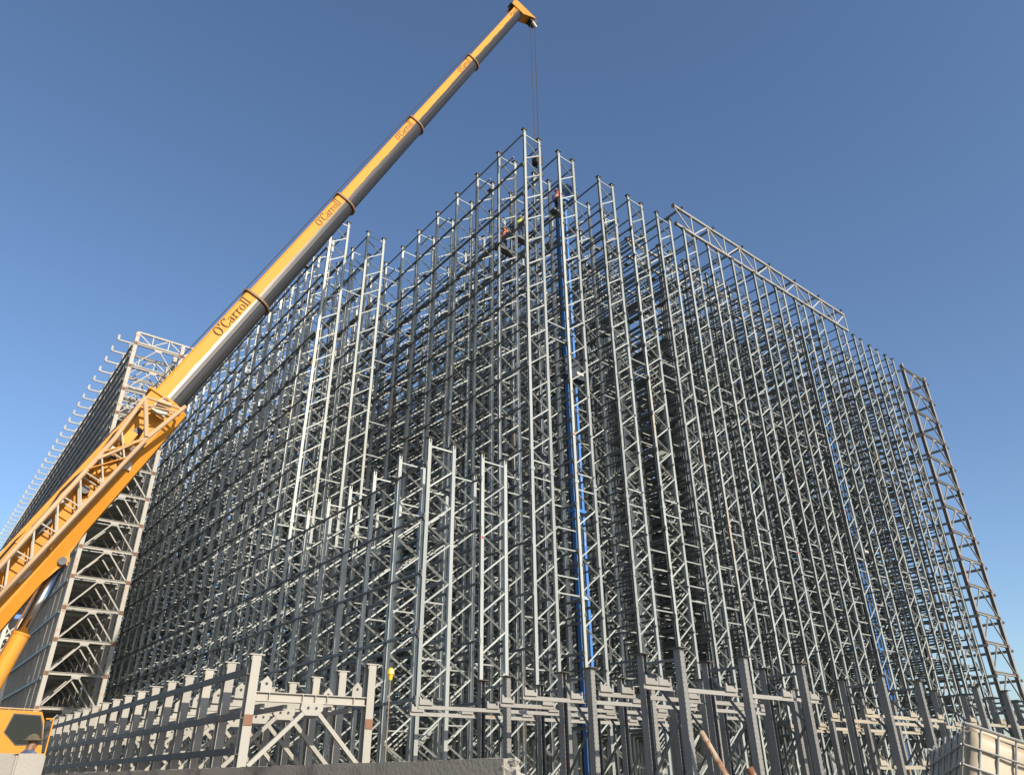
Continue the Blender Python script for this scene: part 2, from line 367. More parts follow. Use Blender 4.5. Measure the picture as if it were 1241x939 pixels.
# ---------------------------------------------------------------- cream wall frames (left tower, right end wall)
def hsec(b, d, tf=.03, tw=.025):
    a = b/2; h = d/2; w = tw/2
    return [(-a,-h),(a,-h),(a,-h+tf),(w,-h+tf),(w,h-tf),(a,h-tf),(a,h),(-a,h),(-a,h-tf),(-w,h-tf),(-w,-h+tf),(-a,-h+tf)]
def wall_frame(name, label, xl, xr, y0, nb, H, levels, m, colsec, outrig):
    root = thing(name, label, 'steel frame', (xl, y0, 0))
    w = xr-xl; mid = w/2
    cm = MB().ext((0,0,.05), (0,0,H), hsec(*colsec), (0,1,0)); cm.box((0,0,.06), (.5,.5,.04)); cmesh = cm.mesh('column', m)
    a = colsec[0]/2
    beam = MB().ext((a,0,0), (w-a,0,0), hsec(.16,.20,.025,.02)).mesh('beam', m)
    ltm = []; hd = levels[0]-levels[1]
    for s in (0, 1):
        xe = a+.06 if s == 0 else w-a-.06; xm = mid-.14 if s == 0 else mid+.14
        ltm.append(MB().bar((xe,-.03,-hd+.16), (xm,-.03,-.2), .09, .09, (0,1,0)))
    lmesh = [q.mesh('diagonal', m) for q in ltm]
    gus = MB().ext((mid,.01,-.1), (mid,-.06,-.1), [(-.3,.02),(.3,.02),(.3,-.1),(.12,-.2),(-.12,-.2),(-.3,-.1)]).mesh('gusset', m)
    spl = MB().box((0,-colsec[1]/2-.014,0), (colsec[0]-.03,.024,.27)).mesh('splice_plate', BROWN)
    allb = MB()
    bb = MB().ext((a,0,0), (w-a,0,0), hsec(.16,.20,.025,.02))
    for z in levels:
        allb.add([(x,y,q+z) for x,y,q in bb.v], bb.f)
        for q_ in ltm: allb.add([(x,y,q+z) for x,y,q in q_.v], q_.f)
    allm = allb.mesh('bracing', m)
    for b in range(nb):
        y = b*BAY
        for x in (0, w):
            c = link('column', cmesh, root, (x, y, 0))
            if b == 0:
                for z in levels: link('splice_plate', spl, c, (0, 0, z-.02))
        if b == 0:
            for z in levels:
                link('beam', beam, root, (0, y, z)); link('gusset', gus, root, (0, y-.02, z))
                for lm in lmesh: link('diagonal', lm, root, (0, y, z))
        else: link('bracing', allm, root, (0, y, 0), kind='stuff')
    sgn = -1 if outrig else 1
    xo = -a-.09 if outrig else w+a+.07
    gm = MB().ext((0,-.3,0), (0,(nb-1)*BAY+.3,0), [(-.06,-.10),(.06,-.10),(.06,-.07),(-.03,-.07),(-.03,.10),(-.06,.10)]).mesh('girt', RAIL if outrig else TIE)
    for i, z in enumerate(levels):
        link('girt', gm, root, (xo, 0, z-.35))
        if outrig and i < 7: link('girt', gm, root, (xo, 0, z-1.45))
        link('girt', gm, root, (-a-.1 if not outrig else w+a+.08, 0, z-.3))
    return root, w, a
lv = [33.12+EYE-2.205*k for k in range(15)]
tower, tw_, ta = wall_frame('wall_frame', 'tall cream painted steel wall frame with brown splice plates behind the crane boom', -11.5, -7.75, 38.4, 35, 34.2+EYE, lv, BEIGE, (.30,.34), True)
dk = MB().box((tw_/2, 34*BAY/2+.9, 0), (tw_-.7, 34*BAY-1.2, .05)).mesh('deck', TIE)
for k, z in enumerate(lv):
    if 2 < k: link('deck', dk, tower, (0, 0, z+.14))
ob = MB().bar((-1.22,0,0), (0,0,0), .11, .13).mesh('outrigger_beam', BEIGE)
oe = MB().box((0,0,.22), (.17,.15,.46)).mesh('end_post', BEIGE)
for b in range(35):
    o = link('outrigger_beam', ob, tower, (-.14, b*BAY, 33.0+EYE)); link('end_post', oe, o, (-1.22, 0, 0))
endw, ew_, ea = wall_frame('end_wall_frame', 'grey brown steel end wall frame standing past the last rack row', 45.45, 49.75, 0, 24, 33.55+EYE, lv, mat('taupe_painted_steel', (.24,.225,.205), .5, 0, .12, 2., rust=.1), (.30,.26), False)
cl = MB().box((.24,0,0), (.22,.16,.2)).mesh('cleat', LITRAIL)
for k, z in enumerate(lv):
    if k % 2 == 0: link('cleat', cl, endw, (ew_, 0, z-.9))

# ---------------------------------------------------------------- roof trusses and purlins
def truss(name, label, xa, xb, y, zb, zt, npan, m, group=None, back=0.):
    root = thing(name, label, 'roof truss', (xa, y, zb), group)
    L = xb-xa; h = zt-zb
    link('bottom_chord', MB().bar((0,0,0), (L,0,0), .16, .16).mesh('bottom_chord', m), root)
    link('top_chord', MB().bar((-back,0,h), (L-back,0,h), .16, .16).mesh('top_chord', m), root)
    dp = L/npan
    for i in range(npan+1):
        x = min(i*dp, L)
        if i: link('web_post', MB().bar((x,0,.08), (x-back,0,h-.08), .07, .07, (0,1,0)).mesh('web_post', WHITEP), root)
        if i < npan:
            f = ((x+.1,.02,.08), (x+dp-.1-back,.02,h-.08)) if i % 2 else ((x+.1-back,.02,h-.08), (x+dp-.1,.02,.08))
            link('web_diagonal', MB().bar(*f, .075, .075, (0,1,0)).mesh('web_diagonal', WHITEP), root)
    for x in (0,):
        link('end_plate', MB().box((x-.02,0,0), (.03,.26,.3)).mesh('end_plate', BROWN), root)
        link('end_plate', MB().box((x-.02-back,0,h), (.03,.26,.3)).mesh('end_plate', BROWN), root)
    return root
TR = mat('cream_truss_steel', (.29,.28,.255), .5, 0, .12, 2., rust=.12)
nth = ['front','second','third','fourth','fifth','sixth','seventh','eighth','ninth','tenth']
for k in range(8):
    truss('roof_truss', ('front roof truss lying along the tops of the facade posts' if k == 0 else nth[k]+' roof truss behind the facade, carried on the rack tops'), 13.6, 36.1, k*2*BAY, HR+.115, HR+1.75, 12, TR, 'roof trusses over the rack rows')
for k in range(7):
    x = 14.4+k*3.5
    thing('roof_purlin', ['first','second','third','fourth','fifth','sixth','seventh'][k]+' grey roof purlin along the truss tops, counted from the corner end', 'purlin', (x, -.25, HR+1.75+.16), 'roof purlins',
          MB().ext((0,0,0), (0,14*BAY+.5,0), [(-.05,-.075),(.05,-.075),(.05,-.05),(-.02,-.05),(-.02,.05),(.05,.05),(.05,.075),(-.05,.075)]).mesh('roof_purlin', RAIL))
for k in range(10):
    truss('tower_truss', ('cream roof truss on the front edge of the cream wall frame' if k == 0 else nth[k]+' cream roof truss on top of the cream wall frame'), -11.5, -3.6, 38.4+k*2*BAY+.28, 33.42+EYE, 34.40+EYE, 6, BEIGE, 'roof trusses over the cream wall frame')

# ---------------------------------------------------------------- cream stub columns in front of the tower
XL, XR, YS, NS, SP = -11.5, -7.65, -.7, 19, 2.06
root = thing('stub_frame_row', 'row of low cream painted steel stub columns with cap plates behind the concrete wall', 'steel frame', (XL, YS, 0))
HS = 3.26+EYE; w = XR-XL; mid = w/2; zb = 2.16+EYE
cm = MB().ext((0,0,.1), (0,0,HS), hsec(.26,.30), (0,1,0)).mesh('column', BEIGE)
cp = MB(); cp.box((0,0,.02), (.46,.34,.035)); cp.box((0,-.1,-.06), (.30,.02,.12)); cpm = cp.mesh('cap_plate', BEIGE)
bm_ = MB().ext((.13,0,0), (w-.13,0,0), hsec(.2,.26,.025,.02)).mesh('beam', BEIGE)
stf = MB()
for x in (.55, 1.6, 2.0, 2.4, 3.3): stf.box((x,-.055,0), (.02,.09,.205))
stm = stf.mesh('stiffener', BEIGE)
dgs = [MB().bar((.2,-.04,.35+EYE), (mid-.16,-.04,zb-.32), .12, .10, (0,1,0)).mesh('diagonal', BEIGE), MB().bar((w-.2,-.04,.35+EYE), (mid+.16,-.04,zb-.32), .12, .10, (0,1,0)).mesh('diagonal', BEIGE)]
gs = MB().ext((mid,.02,zb), (mid,-.10,zb), [(-.34,-.12),(.34,-.12),(.36,-.3),(.2,-.46),(-.2,-.46),(-.36,-.3)])
gsm = gs.mesh('gusset', BEIGE)
hp = MB().ext((0,.015,0), (0,-.015,0), [(-.17,0),(.17,0),(.17,.26),(0,.44),(-.17,.26)]); hpm = hp.mesh('gusset', BEIGE)
hole = MB().tube((0,-.02,.22), (0,.02,.22), .045, 10).mesh('bolt', DARK)
spm = MB().box((0,-.165,0), (.24,.03,.28)).mesh('splice_plate', BROWN)
blt = MB()
for x in (-.13, .13):
    for z in (-.25,): blt.tube((mid+x,-.14,zb+z), (mid+x,-.115,zb+z), .035, 8)
bltm = blt.mesh('bolt', DARK)
for i in range(NS):
    y = i*SP
    for x in (0, w):
        c = link('column', cm, root, (x, y, 0)); link('cap_plate', cpm, c, (0, 0, HS))
        if i == 0: link('splice_plate', spm, c, (0, 0, 1.52+EYE))
    link('beam', bm_, root, (0, y, zb))
    if i == 0: link('stiffener', stm, root, (0, y, zb))
    for d in dgs: link('diagonal', d, root, (0, y, 0))
    q = link('gusset', gsm, root, (0, y, 0)); link('bolt', bltm, q)
    for x in (.45, w-.42):
        q = link('gusset', hpm, root, (x, y, zb+.135)); link('bolt', hole, q)
gl = NS*SP
gm = MB().ext((0,-.2,0), (0,gl,0), [(-.05,-.09),(.05,-.09),(.05,-.06),(-.02,-.06),(-.02,.09),(-.05,.09)]).mesh('girt', DARKST)
for z in (2.80, 1.64, .72): link('girt', gm, root, (-.21, 0, z+EYE))
ym = MB().bar((0,0,0), (0,gl,0), .12, .14).mesh('longitudinal_beam', BEIGE)
for x in (.5, 1.2, w-1.2, w-.5): link('longitudinal_beam', ym, root, (x, .2, zb-.24))

# ---------------------------------------------------------------- heavy low transfer stations in front of the racks
ZT = 2.95+EYE
pa, pb = .09, .105
base_post = MB(); base_post.ext((0,0,.1), (0,0,ZT), post_profile(pb, pa, .022), (1,0,0)); base_post = base_post.mesh('post', PERF)
bcap = MB(); bcap.box((0,0,.012), (.34,.42,.024)); bcapm = bcap.mesh('cap_plate', DARKST)
def station(label, spots, railspec, m=PLATE):
    x0, yf, yr = spots[0]
    root = thing('transfer_station', label, 'rack station', (x0, yf, 0))
    for (x, f, r) in spots:
        for k, y in enumerate((f, r)):
            p = link('post', base_post, root, (x-x0, y-yf, 0), (0,0,math.pi if k else 0)); link('cap_plate', bcapm, p, (0,0,ZT))
        zz = [.5, 1.75, 3.0, 4.25]
        for i in range(3):
            a, b = ((f+.14, r-.14) if i % 2 == 0 else (r-.14, f+.14))
            link('brace', MB().tube((x-x0, a-yf, zz[i]), (x-x0, b-yf, zz[i+1]), .042, 8).mesh('brace', RAIL), root)
        link('brace', MB().bar((x-x0, f-yf+.14, ZT-.25), (x-x0, r-yf-.14, ZT-.25), .07, .07).mesh('brace', RAIL), root)
    for (xa, xb, y, z) in railspec:
        rl = link('rail', MB().ext((0,0,0), (xb-xa,0,0), [(-.05,-.06),(.05,-.06),(.05,-.04),(-.03,-.04),(-.03,.06),(-.05,.06)], (0,0,1)).mesh('rail', m), root, (xa-x0, y-yf, z))
        for bx_ in sorted({.26, xb-xa-.26} | {q[0]-xa-.42 for q in spots if q[0]-xa-.42 > .7 and q[0]-xa-.42 < xb-xa-.8}):
            bk = MB().ext((bx_,.03,.06), (bx_,-.03,.06), [(-.24,0),(.24,0),(.24,.22),(.19,.22),(.15,.15),(-.10,.15),(-.14,.09),(-.19,.09),(-.19,.19),(-.24,.19)])
            link('bracket', bk.mesh('bracket', m), rl)
    return root
station('front row of heavy perforated low rack posts with saddle brackets, before the tall racks',
        [(-3.72,-10.2,-8.9), (-.95,-10.2,-8.9), (1.8,-10.3,-9.0)],
        [(-4.9,3.1,-9.97,1.98+EYE), (-5.2,2.6,-8.66,1.90+EYE)])
station('middle row of heavy perforated low rack posts between the front posts and the racks',
        [(-2.9,-6.0,-4.7), (-.2,-6.0,-4.7), (2.5,-6.0,-4.7), (5.2,-6.0,-4.7), (8.,-6.0,-4.7)],
        [(-5.4,6.6,-5.78,2.02+EYE), (-5.2,7,-4.46,1.93+EYE)])
station('rear row of heavy perforated low rack posts at the foot of the corner rack',
        [(-3.75,-2.9,-1.5), (-1.1,-2.9,-1.5), (1.7,-2.9,-1.5), (4.4,-2.9,-1.5), (7.1,-2.9,-1.5)],
        [(-7.0,7,-2.68,1.92+EYE), (-6.4,7,-1.26,1.84+EYE)])
station('row of low heavy posts with rails tinted sunlit cream leading past the plastic tank',
        [(6.86,-10.2,-8.8), (9.54,-10.2,-8.8), (13.7,-10.5,-8.9), (16.5,-10.5,-8.9), (19.2,-10.5,-8.9), (22,-10.5,-8.9)],
        [(5.8,11.5,-9.97,1.69+EYE), (6.0,11.8,-9.97,.16+EYE), (6.2,17.8,-8.5,1.66+EYE), (13.0,22.4,-10.27,1.64+EYE)], LITRAIL)
station('far low heavy posts with rails tinted sunlit cream in front of the end wall frame',
        [(11.2,-5.6,-4.3), (14.0,-5.6,-4.3), (16.8,-5.6,-4.3), (19.5,-5.6,-4.3)],
        [(10.6,20.2,-5.38,1.66+EYE), (10.6,20.2,-4.05,1.66+EYE)], LITRAIL)

# ---------------------------------------------------------------- blue masts in the wide aisles
def mast(label, x, y, ztop, zcar):
    root = thing('stacker_mast', label, 'stacker crane', (x, y, 0))
    link('mast_body', MB().box((0,.08,ztop/2+.2), (.34,.5,ztop-.4)).mesh('mast_body', NAVY), root)
    for s in (-1, 1):
        link('mast_rail', MB().box((s*.27,-.1,ztop/2+.15), (.15,.24,ztop-.3)).mesh('mast_rail', BLUE), root)
    hd = MB(); hd.box((.1,0,ztop+.1), (.9,.7,.5)); hd.ext((-.35,-.35,ztop+.35), (.55,-.35,ztop+.35), [(0,0),(.7,0),(.35,.25)])
    link('head', hd.mesh('head', BLUE), root)
    link('base', MB().box((0,0,.35), (.9,3.2,.5)).mesh('base', BLUE), root)
    c = MB(); c.box((0,-.45,zcar), (1.2,.5,.25)); c.box((0,-.25,zcar+.7), (1.1,.1,1.4))
    cc = link('carriage', c.mesh('carriage', NAVY), root)
    link('panel', MB().box((.1,-.74,zcar+.2), (.5,.04,.18)).mesh('panel', WHITEP), cc)
    for z in (5.0, 9.2, 13.5, 24.): link('collar', MB().box((0,-.02,z), (.78,.5,.16)).mesh('collar', BLUE), root)
    for i in range(int(ztop/.9)-1): link('rung', MB().box((0,-.20,1.+i*.9), (.4,.03,.04)).mesh('rung', NAVY), root)
mast('tall slim blue mast standing behind the second rack row from the corner', 5.0, 2.4, 32.6+EYE, 19.3+EYE)
mast('tall slim blue mast far along the facade, behind the roof truss end', 33.0, 2.3, 32.6+EYE, 14.+EYE)

# ---------------------------------------------------------------- mobile crane
P0 = Vector((-19.65,2.78,1.5+EYE)); T = Vector((.72,1.05,45.94+EYE))
A = (T-P0).normalized(); BL = (T-P0).length
S = Vector((A.y, -A.x, 0)).normalized()              # side of the boom that faces the camera
if S.y > 0: S = -S
Nn = A.cross(S)
if Nn.z < 0: Nn = -Nn
crane = thing('mobile_crane', 'yellow mobile crane with a long telescopic boom and folded lattice jib', 'crane', (-19.65, 2.78, 0))
B = lambda a, s, n: P0 + A*a + S*s + Nn*n
def u_profile(D, grow=0):
    hw = .37*D+grow; h = D/2+grow; y0 = -.02*D
    pts = [(-hw, h*.86), (-hw*.84, h), (hw*.84, h), (hw, h*.86), (hw, y0)]
    for k in range(1, 12):
        t = math.pi*k/12; pts.append((hw*math.cos(t), y0-(h+y0)*math.sin(t)))
    pts.append((-hw, y0)); return pts
def section(a0, a1, D):
    pr = u_profile(D); n = len(pr); NL = 10; vs = []; gv = []
    for k in range(NL+1):
        a = a0+(a1-a0)*k/NL
        for s, q in pr: vs.append(B(a, s, q)-crane.location); gv.append((a, q/(D/2), s))
    fs = [(k*n+i, k*n+(i+1) % n, (k+1)*n+(i+1) % n, (k+1)*n+i) for k in range(NL) for i in range(n)]
    fs += [tuple(range(n)), tuple(range(NL*n, NL*n+n))]
    me = bpy.data.meshes.new('boom_section'); me.from_pydata([tuple(v) for v in vs], [], fs); me.update()
    bm = bmesh.new(); bm.from_mesh(me); bmesh.ops.recalc_face_normals(bm, faces=bm.faces); bm.to_mesh(me); bm.free()
    at = me.attributes.new('girth', 'FLOAT_VECTOR', 'POINT')
    for i, v in enumerate(gv): at.data[i].vector = v
    me.materials.append(BOOM)
    return me
def collar(a, D):
    pr = u_profile(D, .085); n = len(pr); vs = [B(a-.045, s, q) for s, q in pr]+[B(a+.045, s, q) for s, q in pr]
    mb = MB(); mb.add(vs, [(i, (i+1) % n, n+(i+1) % n, n+i) for i in range(n)]+[tuple(range(n-1,-1,-1)), tuple(range(n,2*n))]); return mb

# lettering: flat slab-serif capitals built from polygons, unit x-height letters
def ring(cx, cy, rx, ry, tx, ty, a0=0, a1=360, n=20):
    out = []
    for i in range(n):
        t0 = math.radians(a0+(a1-a0)*i/n); t1 = math.radians(a0+(a1-a0)*(i+1)/n)
        out.append([(cx+rx*math.cos(t0), cy+ry*math.sin(t0)), (cx+rx*math.cos(t1), cy+ry*math.sin(t1)),
                    (cx+(rx-tx)*math.cos(t1), cy+(ry-ty)*math.sin(t1)), (cx+(rx-tx)*math.cos(t0), cy+(ry-ty)*math.sin(t0))])
    return out
def rect(x0, y0, x1, y1): return [[(x0,y0),(x1,y0),(x1,y1),(x0,y1)]]
def glyphs():
    G = {}
    G['O'] = (ring(.38,.5,.38,.52,.15,.06), .82)
    G["'"] = ([[(.05,.72),(.12,.72),(.2,1.04),(.05,1.04)]], .26)
    G['C'] = (ring(.38,.5,.38,.52,.15,.06,42,318)+[[(.60,.72),(.68,.72),(.68,1.02),(.60,.9)], [(.6,.16),(.69,.2),(.66,.3),(.58,.2)]], .76)
    G['a'] = (ring(.24,.2,.22,.22,.1,.06)+rect(.36,.04,.48,.52)+ring(.27,.48,.21,.2,.1,.06,10,160,8)+rect(.44,0,.56,.06), .60)
    G['r'] = (rect(.1,0,.22,.66)+rect(.0,0,.34,.06)+rect(.0,.6,.2,.66)+ring(.36,.45,.18,.2,.1,.09,30,170,8), .54)
    G['o'] = (ring(.28,.32,.28,.34,.12,.05), .62)
    G['l'] = (rect(.1,0,.22,1.06)+rect(.0,0,.32,.06)+rect(.0,.99,.2,1.06), .36)
    return G
GL = glyphs()
def lettering(a_end, D, height, parent, m):
    """each letter a sub-part of its boom section"""
    x = 0; txt = "O'Carroll"; tot = sum(GL[c][1] for c in txt)*height
    a0 = a_end-.32-tot; sdist = .37*D+.004; base = .115*D
    for c in txt:
        mb = MB()
        for poly in GL[c][0]:
            lo = [B(a0+(x+u)*height, sdist, base+v*height*.82) for u, v in poly]; hi = [B(a0+(x+u)*height, sdist+.005, base+v*height*.82) for u, v in poly]
            mb.add(lo+hi, [(0,1,2,3),(7,6,5,4),(0,4,5,1),(1,5,6,2),(2,6,7,3),(3,7,4,0)])
        x += GL[c][1]
        o = link('letter', mb.mesh('letter', m), parent); o.data.transform(Matrix.Translation(-crane.location))
SECT = [(0,11.3,1.34), (11.25,17.06,1.08), (17.0,24.43,.99), (24.4,32.28,.91), (32.2,40.43,.83), (40.4,48.9,.76)]
base_s = MB()
pr = [(-.5,.60),(.5,.60),(.5,-.50),(.32,-.80),(-.32,-.80),(-.5,-.50)]; n = 6
base_s.add([B(-.6,s,q) for s,q in pr]+[B(11.3,s,q) for s,q in pr], [(i,(i+1)%n,n+(i+1)%n,n+i) for i in range(n)]+[tuple(range(n-1,-1,-1)), tuple(range(n,2*n))])
bs = world('boom_base', base_s, YELLOW, crane)
world('collar', collar(11.3, 1.28), YELLOW, bs)
for i, (a0, a1, D) in enumerate(SECT[1:]):
    sec = link('boom_section', section(a0, a1, D), crane)
    if i < 4:
        c = world('collar', collar(a1, D), COLLAR, crane); c.parent = sec
        c.location = (0,0,0); c.data.transform(Matrix.Translation(-crane.location))
    lettering(a1, D, D*.41 if i < 4 else D*.34, sec, LETTER if i == 0 else LETTERF)
# head
hd = MB()
for s in (-.32, .32):
    hd.add([B(48.6,s+d,q) for d in (-.025,.025) for q in (.62,-.35)]+[B(49.35,s+d,q) for d in (-.025,.025) for q in (.72,-1.2)],
           [(0,1,3,2),(4,6,7,5),(0,4,5,1),(2,3,7,6),(0,2,6,4),(1,5,7,3)])
hd.add([B(a,s,q) for a, q in ((48.6,.45),(49.3,.45),(49.3,-1.0),(48.6,-.4)) for s in (-.3,.3)], [(0,2,3,1),(2,4,5,3),(4,6,7,5),(6,0,1,7),(0,6,4,2),(1,3,5,7)])
head = world('boom_head', hd, YELLOW, crane)
for (a, q, r) in ((49.2,-1.12,.30), (48.95,.56,.22)):
    for s in (-.18, .0, .18): world('sheave', MB().tube(B(a,s-.05,q), B(a,s+.05,q), r, 16), DARK, head)
world('anchor', MB().bar(B(48.9,.2,-1.15), B(48.7,.2,-1.55), .16, .16), WHITEP, head)
# ropes
world('hoist_rope', MB().tube(B(3,0,.70), B(48.9,0,.60), .02, 6), ROPE, crane)
tipr = B(49.2,0,-1.12)
hookz = 32.6+EYE
for dx in (-.14, .24):
    world('hoist_rope', MB().tube((tipr.x+dx, tipr.y, tipr.z-.1), (tipr.x+dx*.8, tipr.y, hookz+.5), .022, 6), ROPE, crane)
# jib folded along the boom side
jr = world('folding_jib', MB().tube(B(8.9,1.22,.33), B(.4,1.22,.22), .072, 10), JIBPAINT, crane, True)
JC = lambda a: (.22+.0129*(a-.4), -.16-.0264*(a-.4))
for (s, q0, q1, a1) in ((1.22,-.40,-.16,9.5), (.70,.34,.24,8.9), (.70,-.40,-.18,9.5)):
    world('jib_chord', MB().tube(B(a1,s,q0), B(.4,s,q1), .065, 10), JIBPAINT, jr, True)
for i in range(9):
    a = .8+i*.95; (u0, l0), (u1, l1) = JC(a), JC(a+.8)
    for s in (1.22, .70):
        world('jib_lacing', MB().tube(B(a,s,l0), B(a+.8,s,u1), .028, 6), WHITEP, jr)
        world('jib_lacing', MB().tube(B(a+.04,s,u0), B(a+.04,s,l0), .022, 6), WHITEP, jr)
    world('jib_lacing', MB().tube(B(a,1.22,u0), B(a+.4,.70,u0), .024, 6), WHITEP, jr)
    world('jib_lacing', MB().tube(B(a,1.22,l0), B(a+.4,.70,l0), .024, 6), WHITEP, jr)
jh = MB()
jh.tube(B(8.9,1.22,.33), B(10.55,1.3,.50), .075, 8); jh.tube(B(10.55,1.3,.50), B(10.95,1.25,-.62), .045, 8)
jh.tube(B(9.5,1.22,-.40), B(11.1,1.25,-.66), .075, 8); jh.tube(B(10.5,1.28,.44), B(9.45,1.28,-.36), .075, 8)
jh.tube(B(10.55,.66,.50), B(10.95,.66,-.62), .04, 8); jh.tube(B(10.55,1.3,.50), B(10.55,.66,.50), .045, 8); jh.tube(B(10.95,1.25,-.62), B(10.95,.66,-.62), .045, 8)
jh.tube(B(10.30,1.28,.40), B(10.75,1.25,-.55), .032, 8); jh.bar(B(10.7,1.2,.12), B(10.85,1.2,-.3), .05, .22)
jh.tube(B(9.5,1.24,-.40), B(8.0,1.24,.30), .05, 8)
world('jib_head', jh, JIBPAINT, jr)
for (a, s, q, d) in ((9.2,.98,.05,(.5,.18,.3)), (8.5,.98,.22,(.36,.2,.25)), (10.6,.95,-.1,(.3,.2,.5)), (8.0,.6,-.05,(.8,.15,.5))):
    m_ = MB(); k = [B(a+i*d[0]/2, s+j*d[1]/2, q+l_*d[2]/2) for l_ in (-1,1) for i, j in ((-1,-1),(1,-1),(1,1),(-1,1))]
    m_.add(k, [(0,3,2,1),(4,5,6,7),(0,1,5,4),(1,2,6,5),(2,3,7,6),(3,0,4,7)]); world('bracket', m_, YELLOW if d[0] > .4 else WHITEP, jr)
jrnd = random.Random(11)
for k in range(22):
    a = jrnd.uniform(3.5, 10.8); s_ = jrnd.uniform(.56, 1.15); q_ = jrnd.uniform(-.4, .42); l_ = jrnd.uniform(.15, .7)
    world('fitting', MB().bar(B(a,s_,q_), B(a+l_,s_,q_+jrnd.uniform(-.12,.12)), jrnd.uniform(.04,.12), jrnd.uniform(.05,.2), S), jrnd.choice((YELLOW, YELLOW, JIBPAINT, WHITEP, DARK)), jr)
for k in range(5):
    a = 7.2+k*.62; world('roller', MB().tube(B(a,.52,.05*(k%2)), B(a,.74,.05*(k%2)), .13, 14), YELLOW if k % 2 else DARK, jr)
hp_ = [B(2+i*.6, .58, .46+.06*math.sin(i*1.7)) for i in range(15)]
hs_ = MB()
for i in range(14): hs_.tube(hp_[i], hp_[i+1], .025, 6)
world('hydraulic_hose', hs_, DARK, bs)
# jib gusset plates with round holes
for a in (7.6, 8.3):
    world('gusset', MB().bar(B(a,1.15,.3), B(a+.9,1.15,-.3), .03, .3, S), YELLOW, jr)
# luffing ram
ram_top = px(74, 683, Y=2.52); ram_mid = Vector((-17.22,2.52,3.72+EYE)); ram_foot = ram_mid+(ram_mid-ram_top)*1.25
rm = world('luffing_ram', MB().tube(ram_foot, ram_mid, .235, 20), YELLOW, crane, False)
world('rod', MB().tube(ram_mid, ram_top, .165, 20), CHROME, rm, True)
world('gland', MB().tube(ram_mid, ram_mid+(ram_top-ram_mid)*.03, .25, 20), YELLOW, rm)
off = Vector((-.24,-.1,0))
world('hydraulic_pipe', MB().tube(ram_foot+off*.9, ram_top+off, .03, 6), RUSTY, rm)
lug = MB()
for s in (-.26, .26):
    c = ram_top+S*s; ap = [c+A*.12-Nn*.16, c-A*.22-Nn*.05, B(4.0,s,-.72), B(7.2,s,-.72), c+A*.30-Nn*.02]
    lug.add([q-S*.03 for q in ap]+[q+S*.03 for q in ap], [(0,1,2,3,4),(9,8,7,6,5)]+[(i,(i+1)%5,5+(i+1)%5,5+i) for i in range(5)])
world('ram_lug', lug, YELLOW, crane)
world('pin', MB().tube(ram_top-S*.4, ram_top+S*.4, .12, 14), DARK, crane)
world('clamp', MB().box(tuple(B(8.6,.52,-.45)), (.22,.08,.3)), WHITEP, bs)
# upper works, cab and carrier
sup = MB(); sup.box((-20.6,2.6,2.6), (4.6,2.6,1.5)); sup.box((-23.4,2.6,2.5), (1.6,3.2,1.9)); world('upper_frame', sup, YELLOW, crane)
world('turntable', MB().tube((-19.8,2.6,1.55), (-19.8,2.6,1.9), 1.2, 28), DARK, crane)
chs = MB(); chs.box((-19.8,4.6,1.2), (2.7,14.6,.6)); chs.box((-19.8,11.2,2.1), (2.6,1.9,1.5)); world('carrier', chs, YELLOW, crane)
for k in range(5):
    for s in (-1, 1):
        wl = world('wheel', MB().tube((-19.8+s*1.36,-.8+k*2.6,.68), (-19.8+s*.9,-.8+k*2.6,.68), .68, 24), TYRE, crane)
        world('rim', MB().tube((-19.8+s*1.38,-.8+k*2.6,.68), (-19.8+s*1.2,-.8+k*2.6,.68), .36, 18), YELLOW, wl)
for y in (-2.2, 9.3):
    for s in (-1, 1):
        og = MB(); og.box((-19.8+s*1.8,y,.95), (1.6,.4,.4)); og.tube((-19.8+s*2.5,y,.06), (-19.8+s*2.5,y,1.1), .12, 12); og.box((-19.8+s*2.5,y,.05), (.7,.7,.1))
        world('outrigger', og, YELLOW, crane)
cz = EYE
cab = MB()
pf = [(-18.45,-.95),(-16.55,-.95),(-16.50,.55),(-16.62,1.30),(-16.72,1.50),(-18.45,1.54)]
cab.add([(x,-1.4,z+cz) for x, z in pf]+[(x,-.42,z+cz) for x, z in pf], [tuple(range(5,-1,-1)), tuple(range(6,12))]+[(i,(i+1)%6,6+(i+1)%6,6+i) for i in range(6)])
cb = world('cab', cab, YELLOW, crane)
wp = [(-17.36,1.05),(-17.27,1.42),(-16.74,1.40),(-16.66,1.22),(-16.57,.82),(-17.08,.80)]
def poly_plate(pts, y0, y1):
    k = len(pts); mb = MB(); return mb.add([(x,y0,z+cz) for x, z in pts]+[(x,y1,z+cz) for x, z in pts], [tuple(range(k)), tuple(range(2*k-1,k-1,-1))]+[(i,(i+1)%k,k+(i+1)%k,k+i) for i in range(k)])
cx_, cz_ = -17.0, 1.12
win = world('window_seal', poly_plate([(cx_+(x-cx_)*1.07, cz_+(z-cz_)*1.09) for x, z in wp], -1.415, -1.39), DARK, cb)
world('window_pane', poly_plate(wp, -1.428, -1.41), GLASS, cb)
world('window_pane', MB().add([(-16.535,-1.32,.62+cz),(-16.535,-.5,.62+cz),(-16.60,-.5,1.28+cz),(-16.60,-1.32,1.28+cz),(-16.52,-1.32,.62+cz),(-16.52,-.5,.62+cz),(-16.585,-.5,1.28+cz),(-16.585,-1.32,1.28+cz)], [(0,1,2,3),(7,6,5,4),(0,4,5,1),(1,5,6,2),(2,6,7,3),(3,7,4,0)]), GLASS, cb)
rail = MB(); rail.tube((-18.4,-1.36,1.57+cz), (-16.75,-1.36,1.54+cz), .018, 6)
for k in range(6): rail.tube((-18.3+k*.3,-1.36,1.50+cz), (-18.3+k*.3,-1.36,1.57+cz), .012, 6)
